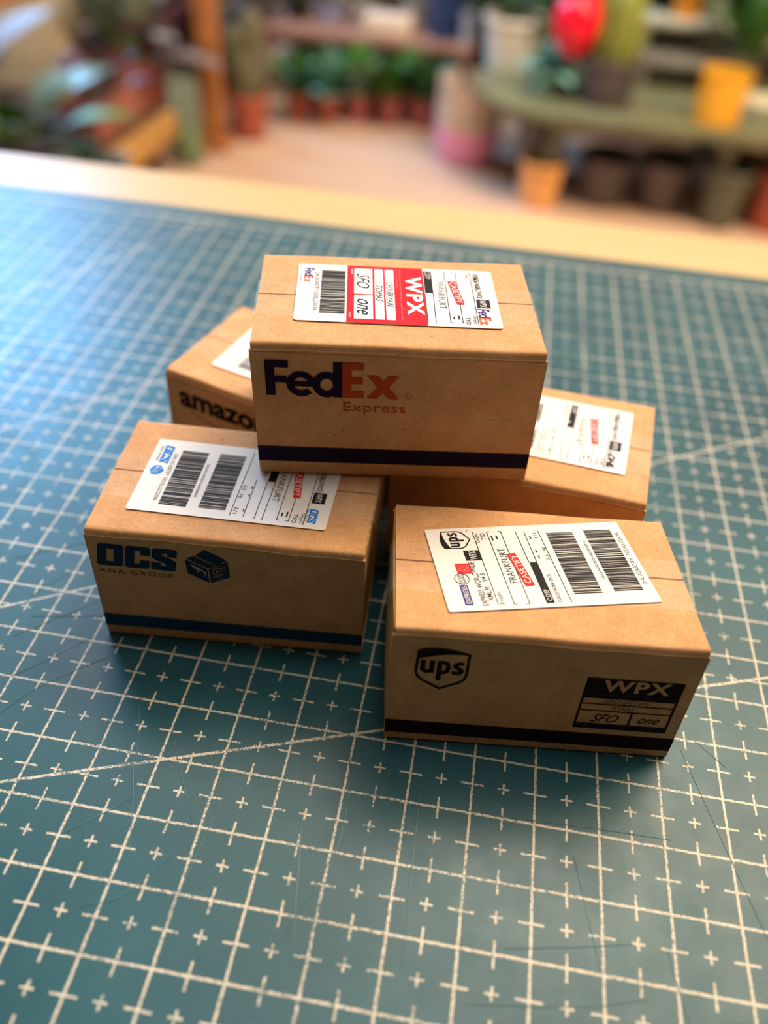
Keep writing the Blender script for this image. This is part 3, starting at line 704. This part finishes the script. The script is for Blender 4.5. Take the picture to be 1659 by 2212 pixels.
def background():
    M['soil'] = mat('potting_soil', (.035, .022, .015), .95, noise=.5, nscale=400, bump=.8, bscale=500)
    terra = mat('terracotta', (.48, .12, .075), .75, noise=.25, nscale=30)
    terra2 = mat('rosy_terracotta', (.46, .13, .13), .75, noise=.25, nscale=30)
    green = mat('leaf_green', (.07, .25, .03), .45, noise=.4, nscale=25)
    green2 = mat('leaf_dark_green', (.03, .09, .035), .45, noise=.4, nscale=25)
    lime = mat('leaf_lime', (.16, .32, .03), .45, noise=.3, nscale=25)
    teal = mat('leaf_blue_green', (.20, .48, .42), .5, noise=.3, nscale=25)
    blueg = mat('leaf_silver_blue', (.22, .36, .36), .4, noise=.3, nscale=25)
    olive = mat('leaf_olive', (.17, .16, .085), .55, noise=.3, nscale=25)
    sage = mat('leaf_sage', (.30, .38, .24), .55, noise=.2, nscale=25)
    maroon = mat('leaf_maroon', (.12, .03, .035), .45, noise=.3, nscale=25)
    mauve = mat('leaf_mauve', (.26, .20, .185), .5, noise=.2, nscale=25)
    stemm = mat('stem_green', (.10, .16, .05), .6); brown = mat('bark_brown', (.20, .10, .06), .8, noise=.3, nscale=40)
    orange_w = mat('orange_wood', (.55, .22, .07), .5, noise=.3, nscale=14)
    tanw = mat('golden_wood', (.60, .33, .09), .55, noise=.25, nscale=14)
    pinkw = mat('rosy_brown_wood', (.42, .24, .19), .6, noise=.2, nscale=14)
    # wooden post at the left of the open floor
    root = empty('wooden_post', (-81.5, 226, FZ), label='upright orange-brown wooden post standing on the floor left of the red pots', cat='post')
    bm = bmesh.new(); add_box(bm, (0, 0, 42), (5.4, 5, 84), .4); bm_obj('shaft', bm, orange_w, root)
    bm = bmesh.new(); add_box(bm, (-.2, 0, 1.5), (8.5, 8, 3), .4); bm_obj('foot_plate', bm, orange_w, root)
    # slanted beam, top left corner
    bm = bmesh.new(); add_tube(bm, [(-104, 140, -27), (-95, 150, -25), (-84, 152, -22), (-70, 160, -18)], 1.6, 12)
    tag(bm_obj('wooden_rail', bm, orange_w), 'slanting orange-brown wooden rail in the top left corner', 'rail')
    # shelf rack carrying the left plants
    root = empty('plant_rack', (-112, 197, FZ), label='low dark plant rack on the floor at the left with a golden front board', cat='shelf')
    darkw = mat('dark_wood', (.07, .045, .03), .7, noise=.3, nscale=12)
    bm = bmesh.new(); add_box(bm, (3.5, -5, 13.5), (37, 38, 2.5), .3); bm_obj('shelf_board', bm, darkw, root)
    for x in (-12, 19):
        for y in (-21, 11): bm = bmesh.new(); add_box(bm, (x, y, 6.2), (3, 3, 12.4), .2); bm_obj('leg', bm, darkw, root)
    rot = Matrix.Rotation(R(35), 4, 'Z')
    bm = bmesh.new(); add_box(bm, (23.6, -6, 11.5), (3, 36, 6.5), .4, Matrix.Rotation(R(-4), 4, 'Z')); o = bm_obj('front_board', bm, tanw, root); o['label'] = 'golden board along the front'
    # terracotta trough
    terra3 = mat('dull_terracotta', (.36, .13, .10), .75, noise=.25, nscale=30)
    root = empty('trough_planter', (-95.5, 190, -60.2), label='long terracotta trough planter lying on the rack at the left', cat='planter')
    rt = Matrix.Rotation(R(86), 4, 'Z')
    bm = bmesh.new()
    for yy in (-4, 4): add_box(bm, rt @ Vector((0, yy, 5)), (26, 1, 9), .3, rt)
    for xx in (-12.5, 12.5): add_box(bm, rt @ Vector((xx, 0, 5)), (1, 8, 9), .3, rt)
    add_box(bm, (0, 0, .7), (25, 8, 1.2), .2, rt); bm_obj('trough_body', bm, terra3, root)
    bm = bmesh.new(); add_box(bm, (0, 0, 6.5), (24, 7, 1), .2, rt); bm_obj('soil', bm, M['soil'], root)
    leafy(root, 7, 16, 14, 6, (maroon, stemm), seed=3)
    # black trough beneath
    # left-hand plants on the floor in black nursery pots
    blackp = mat('black_plastic', (.03, .028, .028), .45)
    r_ = pot('potted_plant', (-99, 157, FZ), 7, 9, 24, blackp, 'plant with long silvery blue-green leaves in a black pot at left', 'plant')
    for nm, mt_, sd, n_, L_, W_ in (('silver_leaves', blueg, 5, 9, 24, 8), ('green_leaves', green, 6, 9, 22, 8)): leafy(r_, 22, n_, L_, W_, (mt_, stemm), .35, 1.0, sd, True, (.2, 1.0), nm)
    r_ = pot('potted_plant', (-120, 160, FZ), 8, 10, 26, blackp, 'tall plant with broad mauve-grey leaves at the far left edge', 'plant')
    leafy(r_, 24, 12, 30, 13, (mauve, stemm), .25, 1, 8, True, (.5, 1.35), 'mauve_leaves')
    bm = bmesh.new(); add_box(bm, (0, 0, 15), (22, 16, 30), 1.5); 
    cr = bm_obj('storage_bag', bm, mat('cream_cloth', (.72, .62, .42), .8, noise=.15, nscale=20), None, (-128, 222, -62.0)); tag(cr, 'cream cloth bag standing behind the leaves at the far left', 'bag')
    st_ = bmesh.new(); add_box(st_, (0, 0, 6.4), (26, 20, 12.6), .5); tag(bm_obj('low_crate', st_, darkw, None, (-132, 222, FZ)), 'dark wooden crate under the cream bag at the left', 'crate')
    r_ = pot('potted_plant', (-79, 149, FZ), 6, 8, 16, blackp, 'low dark green plant in a black pot just beyond the table', 'plant')
    leafy(r_, 14, 22, 16, 6, (green2, stemm), .5, 1, 12)
    r_ = pot('potted_plant', (-104, 226, FZ), 8, 10, 22, terra, 'tall plant with pale sage strap leaves behind the terracotta trough', 'plant')
    leafy(r_, 20, 12, 28, 8, (sage, stemm), .3, .8, 14, True, (.7, 1.5)); leafy(r_, 20, 8, 26, 9, (mauve, stemm), .3, 1, 15, True, (.3, 1.2), 'pinkish_leaves')
    r_ = pot('potted_plant', (-90, 240, FZ), 7, 9, 20, blackp, 'dark maroon leaved plant left of the wooden post', 'plant')
    leafy(r_, 18, 22, 17, 8, (maroon, stemm), .4, 1, 16, True, (.3, 1.5))
    # glass jar with moss
    root = empty('glass_jar', (-85.5, 214, FZ), label='tall clear glass jar with moss at the bottom, against the wooden post', cat='jar')
    gm = mat('jar_glass', (.72, .85, .74), .06); gb = gm.node_tree.nodes['Principled BSDF']; gb.inputs['Transmission Weight'].default_value = .85; gb.inputs['IOR'].default_value = 1.2
    bm = bmesh.new(); add_lathe(bm, [(3.9, 0), (4.4, .6), (4.4, 18), (4.0, 20), (3.7, 21.4), (4.0, 22), (3.4, 22), (3.4, 20.4), (4.1, 17.8), (4.1, .9), (.2, .9)], n=36, cap=False); bm_obj('jar_wall', bm, gm, root)
    bm = bmesh.new(); add_lathe(bm, [(3.9, 1), (3.9, 7), (2, 8.4), (.2, 8.8)], n=24, wob=lambda a, z: .04 * math.sin(5 * a + z)); bm_obj('moss', bm, mat('moss_green', (.20, .32, .02), .9, noise=.4, nscale=80), root)
    # big red pot with tall olive stems right of the post
    r_ = pot('potted_cactus', (-75, 238, FZ), 4.3, 6, 12.5, terra, 'terracotta pot with tall pale olive stems just right of the wooden post', 'plant')
    for k, (x, y, hh, rad) in enumerate(((-3, 0, 26, 2.6), (1.8, .8, 30, 2.8), (.2, -2.4, 20, 2.4))):
        bm = bmesh.new(); add_lathe(bm, [(rad * .7, 9), (rad, 12), (rad, hh), (rad * .8, hh + 2), (rad * .3, hh + 3.2)], (x, y, 0), 36, wob=lambda a, z: .09 * math.cos(9 * a)); bm_obj('stem', bm, olive, r_)
    # row of red pots under the back shelf
    rowx = ((-65, 257), (-56.5, 259), (-47, 262), (-37.5, 263), (-27.5, 264)); cols = (terra, terra, terra2, terra2, terra2)
    fol = (green2, teal, sage, green, green2)
    nmz = ('grey-green', 'bluish teal', 'pale sage and silvery', 'bright green', 'deep green feathery')
    where = ('first from the left', 'second from the left', 'middle', 'second from the right', 'last on the right')
    for i, (x, y) in enumerate(rowx):
        r_ = pot('potted_plant', (x, y, FZ), 2.9, 3.9, 8.6, cols[i], '%s plant in small red clay pot, %s in the row' % (nmz[i], where[i]), 'plant', 'small red clay pots in a row on the floor', .4)
        leafy(r_, 6.5, 26, 12.5, 4.2, (fol[i], stemm), .35, .9, 30 + i, True, (.35, 1.5)); leafy(r_, 6.5, 12, 13, 4, (lime if i == 3 else green, stemm), .3, .9, 50 + i, True, (.5, 1.5), 'young_leaves')
    for i, (x, y) in enumerate(((-61, 270), (-51, 272), (-42, 272), (-33, 272), (-24, 272))):
        r_ = pot('potted_plant', (x, y, FZ), 2.9, 3.7, 8, terra2, 'bushy green plant under the back shelf, behind the row of red clay pots', 'plant', 'bushy plants under the shelf', .4)
        leafy(r_, 6, 30, 11, 4.5, ((green2, green, green2, green, green)[i], stemm), .3, 1, 70 + i, True, (.3, 1.5))
    # back shelf
    root = empty('plant_shelf', (-49, 302, FZ), label='low rosy-brown wooden shelf above the row of small red pots', cat='shelf')
    bm = bmesh.new(); add_box(bm, (0, 0, 17.6), (68, 38, 2.6), .3); bm_obj('shelf_board', bm, pinkw, root)
    for x in (-32, 32):
        for y in (-16, 16): bm = bmesh.new(); add_box(bm, (x, y, 8.1), (3, 3, 16.2), .2); bm_obj('leg', bm, pinkw, root)
    bm = bmesh.new(); add_box(bm, (0, 17.5, 8.1), (61, 1, 16), 0); bm_obj('shade_panel', bm, darkw, root)  # dark sheet stands for the shadow beneath the shelf board
    sz = FZ + 18.95
    r_ = pot('plant_pot', (-25, 292, sz), 5, 6, 14, mat('navy_glaze', (.035, .07, .20), .25, noise=.3, nscale=10), 'glossy navy blue pot at the right end of the back shelf', soil=True)
    leafy(r_, 12, 14, 14, 5, (green2, stemm), seed=90)
    pot('plant_pot', (-17.5, 286, sz), 1.6, 2.0, 9, mat('silver_glaze', (.45, .48, .62), .2), 'slim silvery blue vase beside the navy pot', 'vase', soil=False, rim=.25)
    bm = bmesh.new(); add_box(bm, (0, 0, 2.6), (15, 10, 5.2), .6); tag(bm_obj('seed_tray', bm, mat('cream_plastic', (.86, .72, .60), .5), None, (-43, 291, sz)), 'cream tray box in the middle of the back shelf', 'tray')
    r_ = pot('plant_pot', (-64, 297, sz), 2.6, 3.2, 5.5, mat('periwinkle_glaze', (.36, .42, .78), .25), 'small periwinkle blue pot on the back shelf', rim=.3)
    leafy(r_, 4, 10, 9, 3, (sage, stemm), seed=91)
    r_ = pot('plant_pot', (-75, 300, sz), 4, 5, 8, blackp, 'black pot at the left end of the back shelf'); leafy(r_, 6, 18, 12, 5, (green2, stemm), seed=92)
    r_ = pot('plant_pot', (-54, 300, sz), 3.6, 4.4, 7, mat('grey_glaze', (.40, .36, .32), .5), 'grey stoneware pot between blue pot and cream tray on the back shelf'); leafy(r_, 5, 14, 12, 4, (sage, stemm), seed=93)
    r_ = pot('plant_pot', (-36, 308, sz), 4, 5, 8, mat('white_glaze', (.66, .66, .60), .4), 'off-white pot behind the cream tray on the back shelf'); leafy(r_, 6, 16, 14, 5, (olive, stemm), seed=94)
    # two-tone pot
    root = empty('two_tone_pot', (-11.5, 240, FZ), label='big floor pot, beige above and pink below, beside the green bench', cat='plant pot')
    bm = bmesh.new(); add_lathe(bm, [(6.4, 0), (7.8, 1), (9.0, 6), (9.3, 10)], n=48); bm_obj('lower_body', bm, mat('pink_glaze', (.92, .36, .60), .3), root)['label'] = 'pink lower half'
    bm = bmesh.new(); add_lathe(bm, [(9.3, 10), (9.3, 15), (9.0, 21), (9.2, 21.6), (8.6, 21.6), (8.3, 19), (8.2, 18.8)], n=48); bm_obj('upper_body', bm, mat('beige_glaze', (.66, .52, .40), .5, noise=.12, nscale=15), root)['label'] = 'beige upper half'
    bm = bmesh.new(); add_lathe(bm, [(8.3, 18.6), (5, 19.4), (.2, 19.8)], n=30); bm_obj('soil', bm, mat('brown_bark_chips', (.22, .14, .10), .9, noise=.4, nscale=120), root)
    bm = bmesh.new(); add_tube(bm, [(-2, 0, 19), (-3, .5, 23), (-4, 0, 27)], [1.2, 1, .7], 10); bm_obj('stem', bm, brown, root)
    # green bench
    bg = mat('olive_bench_paint', (.17, .18, .10), .42, noise=.15, nscale=8)
    root = empty('plant_bench', (30, 232, FZ), label='low olive-green wooden bench crowded with pots on the right', cat='bench')
    bm = bmesh.new(); out = []
    for k in range(13): a = R(90 + 180 * k / 12); out.append((-20 + 21 * math.cos(a), -1 + 25 * math.sin(a)))
    out += [(66, -26), (66, 24)]
    lo = [bm.verts.new((x, y, 22.6)) for x, y in out]; hi = [bm.verts.new((x, y, 24.4)) for x, y in out]
    bm.faces.new(lo[::-1]); bm.faces.new(hi)
    for i in range(len(out)): bm.faces.new((lo[i], lo[(i + 1) % len(out)], hi[(i + 1) % len(out)], hi[i]))
    bm_obj('bench_top', bm, bg, root)
    for x, dx in ((-17, -4), (23.5, 2), (60, 4)):
        for y, dy in ((-20, 0), (19, 2)):
            bm = bmesh.new(); add_tube(bm, [(x, y, 22.6), (x + dx * 1.1, y + dy, 0)], [2.0, 1.3], 12); bm_obj('leg', bm, bg, root)
    bz = FZ + 24.4
    # on the bench
    wr = pot('plant_pot', (-2.5, 246, bz), 6.6, 8, 12, mat('cream_white_glaze', (.90, .85, .74), .35), 'large cream white pot at the rounded left end of the green bench')
    leafy(wr, 10, 16, 12, 5, (green2, stemm), seed=101)
    r_ = pot('potted_succulent', (7.5, 224, bz), 3.2, 4.2, 5.5, mat('pale_green_glaze', (.28, .48, .38), .4), 'blue-green succulent in a pale green pot before the cream white pot', 'plant', rim=.3)
    leafy(r_, 4.5, 34, 12, 6, (teal, stemm), .45, 1.1, 102, False, (.15, 1.3))
    # red globe on a brown stick
    root = empty('red_globe', (12.5, 222.5, bz), label='scarlet round globe on a short brown stick above the green bench', cat='ornament')
    bm = bmesh.new(); add_lathe(bm, [(1.5, 0), (1.5, .6), (.9, 1.0), (.7, 9.5)], n=16); bm_obj('stick', bm, mat('red_brown_stick', (.22, .06, .04), .6), root)
    rm = mat('scarlet_gloss', (.95, .004, .035), .22)
    bm = bmesh.new(); add_lathe(bm, [(.3, 8.6), (2.4, 9.4), (4.4, 11.6), (5.6, 14.6), (5.9, 17.4), (5.2, 20.2), (3.4, 22.4), (1.2, 23.4), (.1, 23.5)], n=40, wob=lambda a, z: .03 * math.cos(4 * a)); bm_obj('globe', bm, rm, root)
    textured = mat('dark_textured_glaze', (.045, .038, .048), .35, noise=.6, nscale=60, bump=.9, bscale=90, col2=(.15, .115, .12))
    r_ = pot('potted_cactus', (22.5, 221, bz), 6.2, 7.0, 10.5, textured, 'dark textured pot with ribbed yellow-green column cacti on the green bench', 'plant')
    cact = mat('cactus_yellow_green', (.30, .34, .06), .55, noise=.3, nscale=30)
    for x, y, hh, rad in ((-2.6, .5, 26, 2.5), (1.9, 1.5, 30, 3.0), (.5, -2.4, 22, 2.2), (3.6, -1.5, 18, 1.8)):
        bm = bmesh.new(); add_lathe(bm, [(rad * .8, 7), (rad, 10), (rad, hh), (rad * .75, hh + 2), (rad * .2, hh + 3)], (x, y, 0), 40, wob=lambda a, z: .12 * math.cos(8 * a)); bm_obj('stem', bm, cact, r_)
    # stepped shelf on the bench
    gp = mat('weathered_grey_green', (.20, .18, .13), .7, noise=.25, nscale=10); gpl = mat('pale_worn_top', (.46, .46, .36), .6, noise=.2, nscale=10)
    root = empty('step_stand', (44, 250, bz), label='two-step weathered stand on the green bench with a dark hollow front', cat='stand')
    bm = bmesh.new(); add_box(bm, (1, 5, 13), (27, 14, 1.6), .3); bm_obj('upper_shelf', bm, gpl, root)
    bm = bmesh.new(); add_box(bm, (0, -7, 6), (24, 11, 1.4), .3); bm_obj('lower_step', bm, gp, root)
    for x in (-11.5, 12.5): bm = bmesh.new(); add_box(bm, (x, 5, 6.1), (1.6, 14, 12.2), .2); bm_obj('side_panel', bm, gp, root)
    for x in (-11, 11): bm = bmesh.new(); add_box(bm, (x, -7, 2.65), (1.4, 10, 5.3), .2); bm_obj('side_panel', bm, gp, root)
    oz = bz + 13.8
    og = mat('orange_glaze', (.78, .30, .02), .35)
    r_ = pot('plant_pot', (42, 256, oz), 3.2, 4, 6.5, og, 'small orange pot on the upper step of the weathered stand', rim=.3); leafy(r_, 5, 14, 9, 3, (green, stemm), seed=103)
    pot('plant_pot', (50.5, 257, oz), 2.2, 2.8, 4.0, mat('grey_white_glaze', (.42, .44, .44), .4), 'small grey pot on the upper step beside the orange pot', rim=.25)
    yellow = mat('yellow_orange_glaze', (.97, .48, .03), .3)
    r_ = pot('plant_pot', (49, 215.5, bz), 5.5, 5.7, 11.2, yellow, 'bright yellow-orange pot near the front edge of the green bench', rim=.3)
    root = empty('plant_saucer', (62, 227, bz), label='pale round plant saucer right of the yellow-orange pot', cat='saucer')
    bm = bmesh.new(); add_lathe(bm, [(4.5, 0), (5.8, .4), (6.3, 3), (5.9, 3), (5.4, .9), (.2, .8)], n=36); bm_obj('dish', bm, mat('pale_saucer', (.62, .58, .42), .4), root)
    r_ = pot('potted_plant', (57.5, 243, bz), 4.5, 5.5, 9, mat('dark_olive_pot', (.12, .10, .06), .5), 'pot of upright green leaves behind the yellow-orange pot', 'plant')
    leafy(r_, 7, 26, 18, 5, (mat('leaf_mid_green', (.09, .24, .04), .45, noise=.3, nscale=20), stemm), .2, .8, 104, True, (.7, 1.5)); 
    for x, y, hh, lbl, sd in ((36, 290, 34, 'added dark leafy shrub in a black tub behind the stepped stand', 201), (12, 282, 30, 'added dark leafy shrub in a black tub behind the cream white pot', 202), (72, 300, 36, 'added dark leafy shrub in a black tub at the far right, behind the stool', 203), (-7, 312, 26, 'added dark leafy shrub in a black tub between back shelf and green bench', 204)):
        r_ = pot('filler_shrub', (x, y, FZ), 8, 10, 20, blackp, lbl, 'plant'); leafy(r_, 18, 46, hh, 9, (green2, stemm), .25, .8, sd, True, (.3, 1.5))  # shrubs added to darken the gaps behind the bench
    for x, y, hh, lbl, sd in ((-118, 252, 34, 'added dense dark shrub in a black tub beyond the sage strap leaves', 211), (-98, 280, 34, 'added dense dark shrub in a black tub beyond the maroon plant', 212), (-152, 248, 30, 'added dense dark shrub in a black tub at the far left beyond the cream bag', 213)):
        r_ = pot('filler_shrub', (x, y, FZ), 8, 10, 20, blackp, lbl, 'plant'); leafy(r_, 18, 40, hh, 9, (mat('leaf_brown_green_%d' % sd, (.13, .10, .07), .5, noise=.4, nscale=20), stemm), .25, .8, sd, True, (.3, 1.5))  # shrubs added to fill the left background with dark tone
    # pale step at the far right
    root = empty('low_stool', (70, 262, FZ), label='small olive stool at the far right behind the bench', cat='stool')
    bm = bmesh.new(); add_box(bm, (0, 0, 33), (24, 16, 2), .3); bm_obj('seat', bm, bg, root)
    for x in (-10, 10):
        for y in (-6, 6): bm = bmesh.new(); add_box(bm, (x, y, 16), (2, 2, 32), .2); bm_obj('leg', bm, bg, root)
    pot('plant_pot', (68.5, 262, FZ + 34), 4.4, 5.5, 8, mat('peach_glaze', (.80, .42, .26), .4), 'peach pot on the olive stool at the far right edge')
    # below the bench
    pot('plant_pot', (9, 228, FZ), 4.5, 7.2, 18, mat('grey_stone_pot', (.15, .14, .12), .55), 'tapered grey pot under the left end of the green bench')
    pot('plant_pot', (10, 214, FZ), 4.6, 5.8, 11.5, mat('peach_orange_glaze', (.90, .45, .15), .4), 'peach-orange pot on the floor under the left end of the bench', rim=.3)
    pot('plant_pot', (27, 221, FZ), 6.0, 7.4, 12.5, textured, 'dark textured pot under the bench, next to the peach-orange pot')
    pot('plant_pot', (42, 221, FZ), 5.6, 7.2, 13, textured, 'dark textured pot under the bench, beside the slim grey-green pot')
    pot('plant_pot', (56.5, 214, FZ), 4.4, 6.2, 15, mat('grey_green_pot', (.11, .12, .09), .5), 'slim grey-green pot on the floor in front of the bench at right')
    pot('plant_pot', (70, 216, FZ), 5, 6.4, 15, terra, 'terracotta pot on the floor at the far right edge')
    root = empty('bowl', (66, 232, FZ), label='wide tan bowl behind the slim grey-green pot under the bench', cat='bowl')
    bm = bmesh.new(); add_lathe(bm, [(4, 0), (5, 1), (8.5, 7), (9.2, 11), (8.7, 11), (8, 7), (4.5, 1.6), (.2, 1.4)], n=40); bm_obj('bowl_body', bm, mat('tan_bowl', (.40, .32, .20), .5), root)

room()
background()
table_and_mat()
parcels()
